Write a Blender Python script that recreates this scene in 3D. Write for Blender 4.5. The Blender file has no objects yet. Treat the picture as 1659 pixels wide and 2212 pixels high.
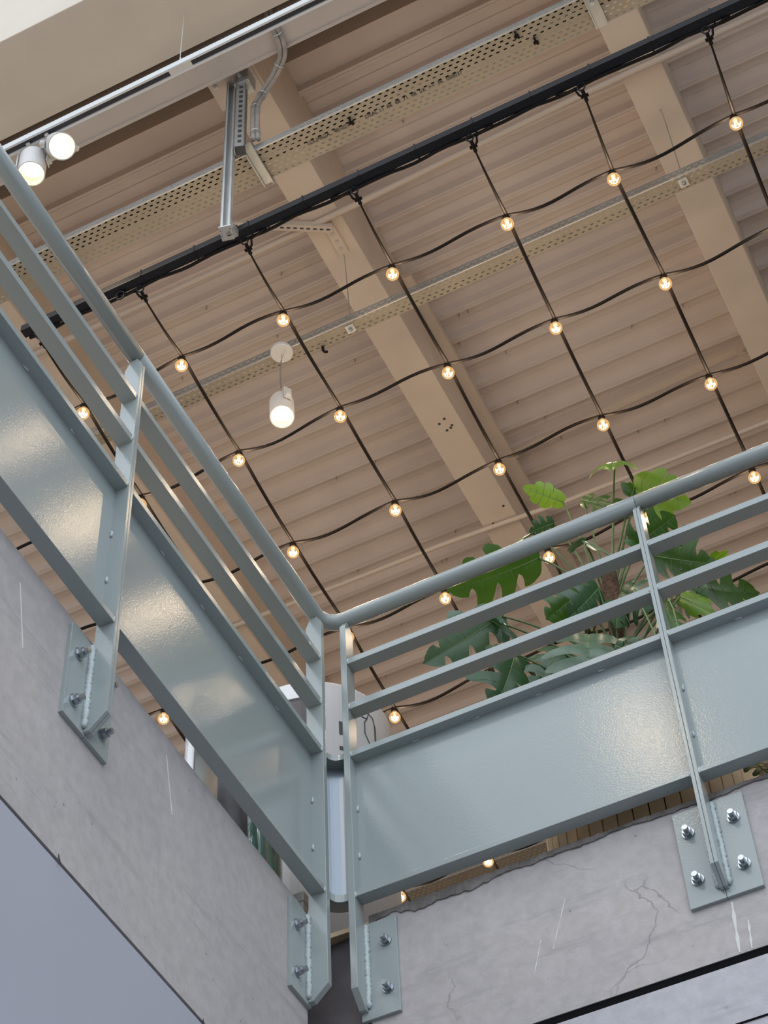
import bpy, bmesh, math, random
from mathutils import Vector, Matrix
random.seed(7)
SC = bpy.context.scene
COL = SC.collection
PI = math.pi

# ------------------------------------------------------------------ camera
cam_d = bpy.data.cameras.new('camera'); cam = bpy.data.objects.new('camera', cam_d); COL.objects.link(cam)
RT = Vector((0.8960778, 0.4421990, -0.0387887))
DN = Vector((-0.3692370, 0.6940108, -0.6180721))
FW = Vector((-0.2463911, 0.5681629, 0.7851639))
cam.matrix_world = Matrix(((RT.x, -DN.x, -FW.x, 1.66707), (RT.y, -DN.y, -FW.y, -3.39782), (RT.z, -DN.z, -FW.z, -3.26782), (0, 0, 0, 1)))
cam_d.sensor_fit = 'AUTO'; cam_d.sensor_width = 36; cam_d.lens = 70.909
cam_d.clip_start = 0.05; cam_d.clip_end = 200
SC.camera = cam

# ------------------------------------------------------------------ world, sun, exposure
SC.view_settings.view_transform = 'Standard'
SC.view_settings.look = 'None'
SC.view_settings.gamma = 1.0
SC.view_settings.exposure = 0.66
SC.view_settings.use_curve_mapping = False
w = bpy.data.worlds.new('overcast_sky'); SC.world = w; w.use_nodes = True
bgn = w.node_tree.nodes['Background']; bgn.inputs[0].default_value = (0.75, 0.87, 1.0, 1); bgn.inputs[1].default_value = 0.60
sun_d = bpy.data.lights.new('hazy_sun', 'SUN'); sun_d.energy = 1.6; sun_d.angle = math.radians(100); sun_d.color = (0.93, 0.96, 1.0)
sun = bpy.data.objects.new('hazy_sun', sun_d); COL.objects.link(sun)
sun.rotation_euler = Vector((-0.30, 0.42, -0.86)).to_track_quat('-Z', 'Y').to_euler()
BULB_W = 1.9
SPOT_W = 9.0

# ------------------------------------------------------------------ helpers: materials
def mat(name, color, rough=0.5, metal=0.0, spec=0.5, coat=0.0, noise=None, bump=None, var=0.0, varscale=3.0):
    m = bpy.data.materials.new(name); m.use_nodes = True
    nt = m.node_tree; b = nt.nodes['Principled BSDF']
    b.inputs['Base Color'].default_value = (*color, 1); b.inputs['Roughness'].default_value = rough
    b.inputs['Metallic'].default_value = metal; b.inputs['Specular IOR Level'].default_value = spec
    b.inputs['Coat Weight'].default_value = coat
    tc = nt.nodes.new('ShaderNodeTexCoord')
    if var > 0:
        n = nt.nodes.new('ShaderNodeTexNoise'); n.inputs['Scale'].default_value = varscale; n.inputs['Detail'].default_value = 6
        nt.links.new(tc.outputs['Object'], n.inputs['Vector'])
        r = nt.nodes.new('ShaderNodeValToRGB')
        r.color_ramp.elements[0].position = 0.3; r.color_ramp.elements[1].position = 0.7
        r.color_ramp.elements[0].color = (*[c * (1 - var) for c in color], 1)
        r.color_ramp.elements[1].color = (*[min(1, c * (1 + var)) for c in color], 1)
        nt.links.new(n.outputs['Fac'], r.inputs['Fac']); nt.links.new(r.outputs['Color'], b.inputs['Base Color'])
    if bump:
        n = nt.nodes.new('ShaderNodeTexNoise'); n.inputs['Scale'].default_value = bump[0]; n.inputs['Detail'].default_value = 3
        nt.links.new(tc.outputs['Object'], n.inputs['Vector'])
        bp = nt.nodes.new('ShaderNodeBump'); bp.inputs['Strength'].default_value = bump[1]; bp.inputs['Distance'].default_value = bump[2] if len(bump) > 2 else 0.002
        nt.links.new(n.outputs['Fac'], bp.inputs['Height']); nt.links.new(bp.outputs['Normal'], b.inputs['Normal'])
    return m

def emit(name, color, strength):
    m = bpy.data.materials.new(name); m.use_nodes = True
    nt = m.node_tree; nt.nodes.clear()
    o = nt.nodes.new('ShaderNodeOutputMaterial'); e = nt.nodes.new('ShaderNodeEmission')
    e.inputs[0].default_value = (*color, 1); e.inputs[1].default_value = strength
    nt.links.new(e.outputs[0], o.inputs[0]); return m

def concrete(name, base, warm, streak_axis, crack=True, pits=0.0):
    """grey site concrete: clouds, trowel drags, hairline cracks, pits"""
    m = bpy.data.materials.new(name); m.use_nodes = True
    nt = m.node_tree; b = nt.nodes['Principled BSDF']; L = nt.links.new
    b.inputs['Roughness'].default_value = 0.72; b.inputs['Specular IOR Level'].default_value = 0.35
    tc = nt.nodes.new('ShaderNodeTexCoord')
    def noise(scale, detail=5, sc=None, rough=0.55):
        n = nt.nodes.new('ShaderNodeTexNoise'); n.inputs['Scale'].default_value = scale; n.inputs['Detail'].default_value = detail; n.inputs['Roughness'].default_value = rough
        if sc:
            mp = nt.nodes.new('ShaderNodeMapping'); mp.inputs['Scale'].default_value = sc
            mp.inputs['Rotation'].default_value = (0.5, 0.5, 0) if sc[2] < 1 else (0, 0, 0)
            L(tc.outputs['Object'], mp.inputs['Vector']); L(mp.outputs['Vector'], n.inputs['Vector'])
        else: L(tc.outputs['Object'], n.inputs['Vector'])
        return n
    def ramp(src, p0, p1, c0, c1):
        r = nt.nodes.new('ShaderNodeValToRGB'); r.color_ramp.elements[0].position = p0; r.color_ramp.elements[1].position = p1
        r.color_ramp.elements[0].color = (*c0, 1); r.color_ramp.elements[1].color = (*c1, 1); L(src, r.inputs['Fac']); return r
    def mix(a, bb, fac, mode='MIX'):
        x = nt.nodes.new('ShaderNodeMix'); x.data_type = 'RGBA'; x.blend_type = mode
        if isinstance(fac, float): x.inputs[0].default_value = fac
        else: L(fac, x.inputs[0])
        for s, i in ((a, 6), (bb, 7)):
            if isinstance(s, tuple): x.inputs[i].default_value = (*s, 1)
            else: L(s, x.inputs[i])
        return x.outputs[2]
    big = ramp(noise(2.2, 6).outputs['Fac'], 0.3, 0.7, base, warm)
    fine = ramp(noise(38, 5).outputs['Fac'], 0.35, 0.65, (0.90,) * 3, (1.06,) * 3)
    c = mix(big.outputs['Color'], fine.outputs['Color'], 0.8, 'MULTIPLY')
    drag = ramp(noise(9, 4, streak_axis, 0.7).outputs['Fac'], 0.56, 0.70, (0, 0, 0), (1, 1, 1))
    c = mix(c, tuple(x * 0.80 for x in base), nt_mul(nt, drag.outputs['Color'], 0.60))
    pale = ramp(noise(5, 8, None, 0.7).outputs['Fac'], 0.63, 0.72, (0, 0, 0), (1, 1, 1))
    c = mix(c, tuple(min(1, x * 1.3) for x in base), nt_mul(nt, pale.outputs['Color'], 0.6))
    if crack:
        v = nt.nodes.new('ShaderNodeTexVoronoi'); v.feature = 'DISTANCE_TO_EDGE'; v.inputs['Scale'].default_value = 3.1
        dn = noise(6, 4); ad = nt.nodes.new('ShaderNodeMix'); ad.data_type = 'VECTOR'; ad.inputs[0].default_value = 0.14
        L(tc.outputs['Object'], ad.inputs[4]); L(dn.outputs['Color'], ad.inputs[5]); L(ad.outputs[1], v.inputs['Vector'])
        cr = ramp(v.outputs['Distance'], 0.0, 0.007, (1, 1, 1), (0, 0, 0))
        mk = ramp(noise(2.7, 2).outputs['Fac'], 0.5, 0.58, (0, 0, 0), (1, 1, 1))
        f = mix(cr.outputs['Color'], mk.outputs['Color'], 1.0, 'MULTIPLY')
        c = mix(c, tuple(x * 0.5 for x in base), nt_mul(nt, f, 0.7))
    v2 = nt.nodes.new('ShaderNodeTexVoronoi'); v2.inputs['Scale'].default_value = 26
    L(tc.outputs['Object'], v2.inputs['Vector'])
    pt = ramp(v2.outputs['Distance'], 0.05, 0.11 + pits * 0.1, (1, 1, 1), (0, 0, 0))
    mk2 = ramp(noise(11, 2).outputs['Fac'], 0.60 - pits * 0.1, 0.66, (0, 0, 0), (1, 1, 1))
    pf = mix(pt.outputs['Color'], mk2.outputs['Color'], 1.0, 'MULTIPLY')
    c = mix(c, tuple(x * 0.42 for x in base), nt_mul(nt, pf, 0.8))
    L(c, b.inputs['Base Color'])
    bp = nt.nodes.new('ShaderNodeBump'); bp.inputs['Strength'].default_value = 0.25; bp.inputs['Distance'].default_value = 0.004
    L(noise(60, 6).outputs['Fac'], bp.inputs['Height']); L(bp.outputs['Normal'], b.inputs['Normal'])
    return m
def nt_mul(nt, col, k):
    x = nt.nodes.new('ShaderNodeMath'); x.operation = 'MULTIPLY'; x.inputs[1].default_value = k; nt.links.new(col, x.inputs[0]); return x.outputs[0]

M = {}
M['paint'] = mat('grey_green_gloss_paint', (0.338, 0.380, 0.378), 0.13, 0, 0.5, 0.0, bump=(230, 0.22, 0.0011), var=0.02, varscale=2)
M['tube'] = mat('grey_green_tube_paint', (0.345, 0.385, 0.385), 0.20, 0, 0.5, 0.0, bump=(300, 0.06, 0.001))
M['weld'] = mat('painted_weld', (0.47, 0.53, 0.54), 0.3, 0, 0.5, 0.2, bump=(180, 0.3, 0.003))
M['zinc'] = mat('zinc_bolt', (0.42, 0.45, 0.48), 0.28, 1.0, bump=(300, 0.1))
M['galv'] = mat('galvanised_steel', (0.55, 0.57, 0.57), 0.42, 0.85, var=0.10, varscale=14)
M['galvlight'] = mat('galvanised_channel', (0.66, 0.68, 0.69), 0.38, 0.7, var=0.08, varscale=10)
M['tray'] = mat('perforated_tray_steel', (0.37, 0.325, 0.255), 0.5, 0.35, var=0.07, varscale=7)
M['black'] = mat('black_pole_paint', (0.009, 0.011, 0.017), 0.42, 0, 0.4)
M['rubber'] = mat('black_brown_cable', (0.010, 0.0065, 0.005), 0.6, 0, 0.2)
M['white'] = mat('white_lamp_enamel', (0.70, 0.68, 0.66), 0.4)
M['trackw'] = mat('white_track_paint', (0.74, 0.75, 0.76), 0.35)
M['sheetsteel'] = mat('smooth_steel_sheet', (0.27, 0.31, 0.36), 0.28, 0.6)
M['trackdark'] = mat('dark_track_slot', (0.06, 0.055, 0.065), 0.5)
M['beam'] = mat('beige_painted_beam', (0.67, 0.555, 0.455), 0.68, var=0.06, varscale=5, bump=(70, 0.12, 0.002))
M['deck'] = mat('beige_painted_deck', (0.76, 0.66, 0.605), 0.5, var=0.05, varscale=4, bump=(40, 0.05, 0.001))
M['girder'] = mat('taupe_painted_girder', (0.62, 0.54, 0.485), 0.6, var=0.05, varscale=4, bump=(60, 0.1, 0.002))
M['fascia'] = mat('beige_fascia_board', (0.70, 0.61, 0.515), 0.65, var=0.04, varscale=3, bump=(50, 0.08, 0.002))
M['pipe'] = mat('beige_conduit', (0.62, 0.51, 0.42), 0.42)
M['flex'] = mat('grey_flexible_conduit', (0.40, 0.36, 0.33), 0.45, var=0.2, varscale=30)
M['dark'] = mat('dark_gap', (0.008, 0.008, 0.009), 0.9, 0, 0.05)
M['slab'] = concrete('slab_concrete', (0.44, 0.41, 0.415), (0.51, 0.47, 0.46), (0.35, 0.35, 2.2))
M['slabL'] = concrete('slab_concrete_left', (0.425, 0.405, 0.41), (0.50, 0.465, 0.455), (0.5, 0.30, 2.6), crack=False)
M['wallL'] = mat('plaster_lavender_grey', (0.41, 0.415, 0.475), 0.75, var=0.02, varscale=3, bump=(150, 0.08, 0.001))
M['wallR'] = concrete('pitted_wall_concrete', (0.50, 0.49, 0.525), (0.54, 0.525, 0.55), (0.3, 0.3, 2.0), crack=False, pits=0.9)
M['darkconc'] = mat('dark_corner_concrete', (0.17, 0.155, 0.165), 0.85, var=0.25, varscale=8, bump=(40, 0.5, 0.004))
M['mortar'] = mat('raw_mortar', (0.20, 0.18, 0.17), 0.85, var=0.35, varscale=16, bump=(50, 0.8, 0.008))
M['wood'] = mat('pale_batten_wood', (0.85, 0.67, 0.46), 0.6, var=0.12, varscale=9)
M['tan'] = mat('interior_floor', (0.45, 0.38, 0.31), 0.6)
M['inwall'] = mat('interior_plaster', (0.60, 0.53, 0.46), 0.8)
M['atrium'] = mat('atrium_plaster', (0.40, 0.40, 0.41), 0.8)
M['brightwall'] = mat('white_atrium_wall', (0.78, 0.78, 0.78), 0.8)
M['paving'] = mat('pale_outdoor_paving', (0.58, 0.57, 0.55), 0.8)
M['stone'] = mat('dark_stone_floor', (0.095, 0.088, 0.088), 0.6)
M['appl'] = mat('pale_grey_plastic', (0.52, 0.52, 0.54), 0.4, var=0.02)
M['appl_white'] = mat('white_plastic', (0.72, 0.76, 0.80), 0.35)
M['ink'] = mat('dark_line', (0.05, 0.055, 0.06), 0.6)
M['coir'] = mat('brown_coir_fibre', (0.11, 0.06, 0.035), 0.95, var=0.5, varscale=60, bump=(120, 1.0, 0.01))
M['stem'] = mat('green_stem', (0.075, 0.13, 0.04), 0.45, var=0.2, varscale=20)
M['vein'] = mat('pale_vein', (0.17, 0.27, 0.09), 0.4)
M['teal'] = mat('teal_cloth', (0.20, 0.46, 0.39), 0.8, var=0.3, varscale=12)
M['clothgrey'] = mat('grey_cloth', (0.22, 0.22, 0.25), 0.85, var=0.3, varscale=9)
M['print'] = mat('black_print', (0.02, 0.02, 0.02), 0.7)
M['chalk'] = mat('chalk_white', (0.72, 0.70, 0.69), 0.8)
M['alu'] = mat('white_skylight_bar', (0.80, 0.80, 0.80), 0.4)
M['reflector'] = mat('gold_lamp_reflector', (0.95, 0.72, 0.42), 0.45, 0.6)
M['disc'] = emit('spot_lamp_glow', (1.0, 0.78, 0.48), 4.5)
M['filament'] = emit('filament_glow', (1.0, 0.80, 0.45), 5.0)

def leaf_mat(name, c, rough, trans):
    m = bpy.data.materials.new(name); m.use_nodes = True; nt = m.node_tree; b = nt.nodes['Principled BSDF']; L = nt.links.new
    b.inputs['Roughness'].default_value = rough; b.inputs['Coat Weight'].default_value = 0.25; b.inputs['Coat Roughness'].default_value = 0.2
    tc = nt.nodes.new('ShaderNodeTexCoord'); n = nt.nodes.new('ShaderNodeTexNoise'); n.inputs['Scale'].default_value = 14; n.inputs['Detail'].default_value = 4
    L(tc.outputs['Object'], n.inputs['Vector'])
    r = nt.nodes.new('ShaderNodeValToRGB'); r.color_ramp.elements[0].position = .3; r.color_ramp.elements[1].position = .7
    r.color_ramp.elements[0].color = (c[0] * .7, c[1] * .75, c[2] * .7, 1); r.color_ramp.elements[1].color = (c[0] * 1.2, c[1] * 1.15, c[2] * 1.1, 1)
    L(n.outputs['Fac'], r.inputs['Fac']); L(r.outputs['Color'], b.inputs['Base Color'])
    t = nt.nodes.new('ShaderNodeBsdfTranslucent'); t.inputs[0].default_value = (c[0] * 2.2, c[1] * 2.2, c[2] * 0.9, 1)
    mx = nt.nodes.new('ShaderNodeMixShader'); mx.inputs[0].default_value = trans
    L(b.outputs[0], mx.inputs[1]); L(t.outputs[0], mx.inputs[2]); L(mx.outputs[0], nt.nodes['Material Output'].inputs[0]); return m
M['leaf_dark'] = leaf_mat('monstera_dark_leaf', (0.035, 0.10, 0.045), 0.28, 0.12)
M['leaf_mid'] = leaf_mat('monstera_green_leaf', (0.045, 0.12, 0.022), 0.3, 0.25)
M['leaf_new'] = leaf_mat('monstera_new_leaf', (0.15, 0.29, 0.035), 0.35, 0.45)
M['leaf_pale'] = leaf_mat('monstera_silvery_leaf', (0.10, 0.18, 0.125), 0.22, 0.08)

def bulb_glass():
    m = bpy.data.materials.new('glowing_bulb_glass'); m.use_nodes = True; nt = m.node_tree; nt.nodes.clear(); L = nt.links.new
    o = nt.nodes.new('ShaderNodeOutputMaterial'); tr = nt.nodes.new('ShaderNodeBsdfTransparent'); tr.inputs[0].default_value = (1, .93, .80, 1)
    e = nt.nodes.new('ShaderNodeEmission'); e.inputs[0].default_value = (1.0, 0.58, 0.22, 1); e.inputs[1].default_value = 0.62
    lw = nt.nodes.new('ShaderNodeLayerWeight'); lw.inputs[0].default_value = 0.3
    r = nt.nodes.new('ShaderNodeValToRGB'); r.color_ramp.elements[0].position = 0.0; r.color_ramp.elements[0].color = (.30,) * 3 + (1,)
    r.color_ramp.elements[1].position = 0.75; r.color_ramp.elements[1].color = (.85,) * 3 + (1,)
    L(lw.outputs['Facing'], r.inputs['Fac'])
    mx = nt.nodes.new('ShaderNodeMixShader'); L(r.outputs['Color'], mx.inputs[0]); L(tr.outputs[0], mx.inputs[1]); L(e.outputs[0], mx.inputs[2])
    g = nt.nodes.new('ShaderNodeBsdfGlossy'); g.inputs['Roughness'].default_value = 0.03
    m2 = nt.nodes.new('ShaderNodeMixShader'); m2.inputs[0].default_value = 0.05; L(mx.outputs[0], m2.inputs[1]); L(g.outputs[0], m2.inputs[2])
    L(m2.outputs[0], o.inputs[0]); return m
M['bulb'] = bulb_glass()
def film():
    m = bpy.data.materials.new('clear_plastic_film'); m.use_nodes = True; nt = m.node_tree; nt.nodes.clear(); L = nt.links.new
    o = nt.nodes.new('ShaderNodeOutputMaterial'); tr = nt.nodes.new('ShaderNodeBsdfTransparent'); g = nt.nodes.new('ShaderNodeBsdfGlossy'); g.inputs['Roughness'].default_value = .12
    lw = nt.nodes.new('ShaderNodeLayerWeight'); lw.inputs[0].default_value = .35
    mx = nt.nodes.new('ShaderNodeMixShader'); L(lw.outputs['Facing'], mx.inputs[0]); L(tr.outputs[0], mx.inputs[1]); L(g.outputs[0], mx.inputs[2]); L(mx.outputs[0], o.inputs[0]); return m
M['film'] = film()

# ------------------------------------------------------------------ helpers: geometry
class MB:
    """collects shapes into one mesh; T maps local coordinates to world"""
    def __init__(s, T=None): s.bm = bmesh.new(); s.T = T or (lambda v: v)
    def v(s, p): return s.bm.verts.new(s.T(Vector(p)))
    def f(s, vs):
        try: return s.bm.faces.new(vs)
        except ValueError: return None
    def hexa(s, p):
        q = [s.v(x) for x in p]
        for i in ((0, 3, 2, 1), (4, 5, 6, 7), (0, 1, 5, 4), (1, 2, 6, 5), (2, 3, 7, 6), (3, 0, 4, 7)): s.f([q[k] for k in i])
        return s
    def box(s, a, b):
        (x0, y0, z0), (x1, y1, z1) = a, b
        return s.hexa([(x0, y0, z0), (x1, y0, z0), (x1, y1, z0), (x0, y1, z0), (x0, y0, z1), (x1, y0, z1), (x1, y1, z1), (x0, y1, z1)])
    def obox(s, c, ax, ay, az, d):
        c, ax, ay, az = Vector(c), Vector(ax).normalized(), Vector(ay).normalized(), Vector(az).normalized()
        P = []
        for z in (-.5, .5):
            for x, y in ((-.5, -.5), (.5, -.5), (.5, .5), (-.5, .5)): P.append(c + ax * d[0] * x + ay * d[1] * y + az * d[2] * z)
        return s.hexa(P)
    def prism(s, poly, fn, t0, t1):
        a = [s.v(fn(p, t0)) for p in poly]; b = [s.v(fn(p, t1)) for p in poly]; n = len(poly)
        s.f(a[::-1]); s.f(b)
        for i in range(n): s.f([a[i], a[(i + 1) % n], b[(i + 1) % n], b[i]])
        return s
    def tube(s, pts, r, n=10, cap=True):
        pts = [Vector(p) for p in pts]; rings = []; up = None
        for i, p in enumerate(pts):
            d = (pts[min(i + 1, len(pts) - 1)] - pts[max(i - 1, 0)]).normalized()
            if up is None: up = Vector((0, 0, 1)) if abs(d.z) < .9 else Vector((0, 1, 0))
            a = d.cross(up).normalized(); b = d.cross(a).normalized(); up = a.cross(d)
            rr = r(i / (len(pts) - 1)) if callable(r) else r
            rings.append([s.v(p + (a * math.cos(2 * PI * k / n) + b * math.sin(2 * PI * k / n)) * rr) for k in range(n)])
        for A, B in zip(rings, rings[1:]):
            for k in range(n): s.f([A[k], A[(k + 1) % n], B[(k + 1) % n], B[k]])
        if cap: s.f(rings[0][::-1]); s.f(rings[-1])
        return s
    def lathe(s, prof, c=(0, 0, 0), axis=(0, 0, 1), n=20, closed=True):
        c, ax = Vector(c), Vector(axis).normalized(); a = ax.orthogonal().normalized(); b = ax.cross(a)
        rings = []
        for r, h in prof:
            if r < 1e-6: rings.append([s.v(c + ax * h)])
            else: rings.append([s.v(c + ax * h + (a * math.cos(2 * PI * k / n) + b * math.sin(2 * PI * k / n)) * r) for k in range(n)])
        for A, B in zip(rings, rings[1:]):
            for k in range(n):
                if len(A) == 1 and len(B) > 1: s.f([A[0], B[(k + 1) % n], B[k]])
                elif len(B) == 1 and len(A) > 1: s.f([A[k], A[(k + 1) % n], B[0]])
                elif len(A) > 1: s.f([A[k], A[(k + 1) % n], B[(k + 1) % n], B[k]])
        return s
    def build(s, name, m, parent=None, smooth=False, bevel=0, stuff=False, recalc=True):
        if bevel: bmesh.ops.bevel(s.bm, geom=list(s.bm.edges), offset=bevel, segments=2, profile=.6, affect='EDGES', clamp_overlap=True)
        if recalc: bmesh.ops.recalc_face_normals(s.bm, faces=list(s.bm.faces))
        me = bpy.data.meshes.new(name); s.bm.to_mesh(me); s.bm.free()
        if smooth:
            for p in me.polygons: p.use_smooth = True
        me.materials.append(M[m]) if isinstance(m, str) else me.materials.append(m)
        o = bpy.data.objects.new(name, me); COL.objects.link(o)
        if parent is not None:
            o.parent = parent; o.matrix_parent_inverse = Matrix.Translation(parent.location).inverted() if parent.type == 'EMPTY' else Matrix.Identity(4)
        if stuff: o['kind'] = 'stuff'
        return o

def tag(o, label, cat, group=None):
    o['label'] = label; o['category'] = cat
    if group: o['group'] = group
    return o
def thing(name, label, cat, loc=(0, 0, 0), group=None):
    o = bpy.data.objects.new(name, None); o.empty_display_size = .05; COL.objects.link(o); o.location = loc
    return tag(o, label, cat, group)
def struct(o): o['kind'] = 'structure'; return o
def arc_pts(c, r, a0, a1, n, u, v): return [Vector(c) + Vector(u) * r * math.cos(a0 + (a1 - a0) * k / n) + Vector(v) * r * math.sin(a0 + (a1 - a0) * k / n) for k in range(n + 1)]

# ================================================================== setting
ZS = -0.02
FL = bpy.data.objects.new('floor', None); COL.objects.link(FL); struct(FL)
# upper storey slab: right limb and (deeper edged) left limb, with an open notch at the inner corner
MB().box((0.055, 0.064, -0.48), (5, 9, ZS)).build('floor_slab', 'slab', FL)
MB().box((-7, -6.5, -0.66), (-0.064, -0.03, ZS)).build('floor_slab', 'slabL', FL)
MB().box((-7, -0.03, -0.66), (-0.14, 9, ZS)).build('floor_slab', 'slab', FL)
MB().box((-0.14, 0.085, -0.66), (0.055, 9, ZS - .015)).build('corner_infill_block', 'darkconc', FL)  # recessed block, darker in tone than the slabs beside it
MB().hexa([(-.075, .050, -.052), (.058, .066, -.040), (.058, .10, -.030), (-.075, .10, -.045), (-.075, .052, -.034), (.058, .068, -.026), (.058, .10, -.022), (-.075, .10, -.028)]).build('wood_offcut', 'wood', FL, bevel=.002)
MB().box((-7, -6.4, ZS), (-0.14, 9, ZS + .006)).build('floor_finish', 'tan', FL)
MB().box((-0.20, 0.20, ZS), (5, 9, ZS + .006)).build('floor_finish', 'tan', FL)
# raw mortar lip along the top of the right slab edge
def lip(x0, x1, seed, h0, h1, nm):
    rnd = random.Random(seed); mb = MB(); n = int((x1 - x0) / .012); top = []; bot = []
    for k in range(n + 1):
        x = x0 + (x1 - x0) * k / n; h = h0 + (h1 - h0) * k / n
        hh = h * (0.75 + .22 * math.sin(x * 17 + seed) + .18 * math.sin(x * 41) + rnd.uniform(-.13, .13))
        top.append((x, ZS + .003)); bot.append((x, ZS - max(.004, hh)))
    for k in range(n):
        j = .0595 + rnd.uniform(-.0015, .001)
        mb.hexa([(bot[k][0], .07, bot[k][1]), (bot[k + 1][0], .07, bot[k + 1][1]), (bot[k + 1][0], j, bot[k + 1][1]), (bot[k][0], j, bot[k][1]),
                 (top[k][0], .07, top[k][1]), (top[k + 1][0], .07, top[k + 1][1]), (top[k + 1][0], j, top[k + 1][1]), (top[k][0], j, top[k][1])])
    mb.build(nm, 'mortar', FL)
lip(0.06, 0.62, 3, .036, .016, 'mortar_lip'); lip(0.62, 1.9, 5, .013, .012, 'mortar_lip')
# paint runs and chalk marks on the right slab face
def mark(x0, z0, x1, z1, wd, nm='paint_run'):
    d = Vector((x1 - x0, 0, z1 - z0)); mb = MB(); rnd = random.Random(x0 * 99); pts = []
    for k in range(8):
        t = k / 7; pts.append(((x0 + d.x * t), z0 + d.z * t, wd * (0.6 + .4 * math.sin(k * 2.1 + x0 * 30) + .15 * rnd.random())))
    for a, b in zip(pts, pts[1:]):
        mb.hexa([(a[0] - a[2], .065, a[1]), (a[0] + a[2], .065, a[1]), (b[0] + b[2], .065, b[1]), (b[0] - b[2], .065, b[1]),
                 (a[0] - a[2], .0632, a[1]), (a[0] + a[2], .0632, a[1]), (b[0] + b[2], .0632, b[1]), (b[0] - b[2], .0632, b[1])])
    mb.build(nm, 'chalk', FL)
mark(0.941, -.338, 0.934, -.476, .0045); mark(0.968, -.40, 0.962, -.476, .003)
mark(0.562, -.168, 0.516, -.300, .0014, 'chalk_mark'); mark(0.490, -.262, 0.466, -.345, .0014, 'chalk_mark')
# scratch lines on the left slab face
def mark_left(y0, z0, y1, z1, wd):
    mb = MB(); mb.hexa([(-.0648, y0 - wd, z0), (-.0648, y0 + wd, z0), (-.0648, y1 + wd, z1), (-.0648, y1 - wd, z1), (-.0632, y0 - wd, z0), (-.0632, y0 + wd, z0), (-.0632, y1 + wd, z1), (-.0632, y1 - wd, z1)])
    mb.build('chalk_mark', 'chalk', FL)
mark_left(-.700, -.075, -.662, -.225, .0016); mark_left(-1.29, -.10, -1.25, -.26, .0016)
# walls below the slab edges
W1 = struct(MB().box((-0.02, 0.066, -6), (5, .35, -0.500)).build('wall_right', 'wallR'))
struct(MB().box((-0.01, 0.0668, -.502), (5, .3, -.478)).build('gap_shade_right', 'dark'))  # near-black strip paints the shade of the gap above the right wall
MB().box((0.2, 0.0635, -.652), (5, .068, -.648)).build('board_joint', 'dark', W1)
W2 = struct(MB().box((-.35, -6.5, -6), (-0.066, -0.03, -0.667)).build('wall_left', 'wallL'))
struct(MB().box((-.3, -6.5, -.668), (-0.072, -0.03, -.659)).build('gap_shade_left', 'dark'))  # same for the thin gap on the left, shade put into the colour
for y0, z0, y1, z1 in ((-1.052, -.645, -1.052, -.672), (-.497, -.652, -.497, -.684)): MB().tube([(-.0655, y0, z0), (-.058, y1, z1)], .0016, 6).build('nail', 'ink', W2)
# shell that closes the room (out of view, bounces the daylight)
struct(MB().box((-7, -6.7, -6), (5, -6.5, -2.6)).build('wall_back', 'brightwall'))
struct(MB().box((5, -6.7, -6), (5.2, -.5, -2.6)).build('wall_side', 'atrium'))
struct(MB().box((5, -.5, -6), (5.2, 9, 4.2)).build('wall_inner_side', 'inwall'))
struct(MB().box((-60, -60, -6.4), (60, 60, -6.2)).build('ground', 'paving'))
struct(MB().box((-7, 9, -.6), (5.2, 9.2, 4.2)).build('wall_far', 'inwall'))
struct(MB().box((-7.2, -6.7, -.6), (-7, 9.2, 2.0)).build('wall_window_side', 'inwall'))
struct(MB().box((-.35, -6.7, -6.2), (5.2, .35, -6)).build('atrium_floor', 'stone'))

# ------------------------------------------------------------------ roof deck
CEIL = bpy.data.objects.new('ceiling', None); COL.objects.link(CEIL); struct(CEIL)
ZD = 4.08; PER = .135; Y0 = -.149
def deck_sheet(x0, x1, n0, n1):
    mb = MB(); H = .036; prof = [(-.265, ZD + .22), (-.265, ZD + H), (-.155, ZD + H)] if n0 == 0 else []
    for k in range(n0, n1):
        y = Y0 + k * PER
        prof += [(y, ZD), (y + .011, ZD), (y + .0125, ZD + .0025), (y + .014, ZD), (y + .025, ZD), (y + .031, ZD + H), (y + .074, ZD + H), (y + .077, ZD + H - .005), (y + .080, ZD + H), (y + .125, ZD + H)]
    prof.append((Y0 + n1 * PER, ZD))
    A = [mb.v((x0, *p)) for p in prof]; B = [mb.v((x1, *p)) for p in prof]
    for i in range(len(prof) - 1): mb.f([A[i], B[i], B[i + 1], A[i + 1]])
    mb.build('deck_sheet', 'deck', CEIL, recalc=False)
for xa, xb in ((-7, -2.80), (-2.80, -1.44), (-1.44, -.08), (-.08, 1.28), (1.28, 2.64), (2.64, 5.0)):
    for a, b in ((0, 22), (22, 45), (45, 68)): deck_sheet(xa, xb - .002, a, b)
MB().box((-7.2, -1.06, ZD + .22), (5.2, 9.2, ZD + .30)).build('roof_board', 'inwall', CEIL)
# screw points that come through the deck
rnd = random.Random(11); mb = MB()
for k in range(60):
    y = Y0 + PER * rnd.randint(1, 24) + .05; x = rnd.uniform(-1.1, 1.9)
    mb.tube([(x, y, ZD + .03), (x + rnd.uniform(-.004, .004), y, ZD + .004)], .0035, 6)
mb.build('screw_tips', 'girder', CEIL, stuff=True)

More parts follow.
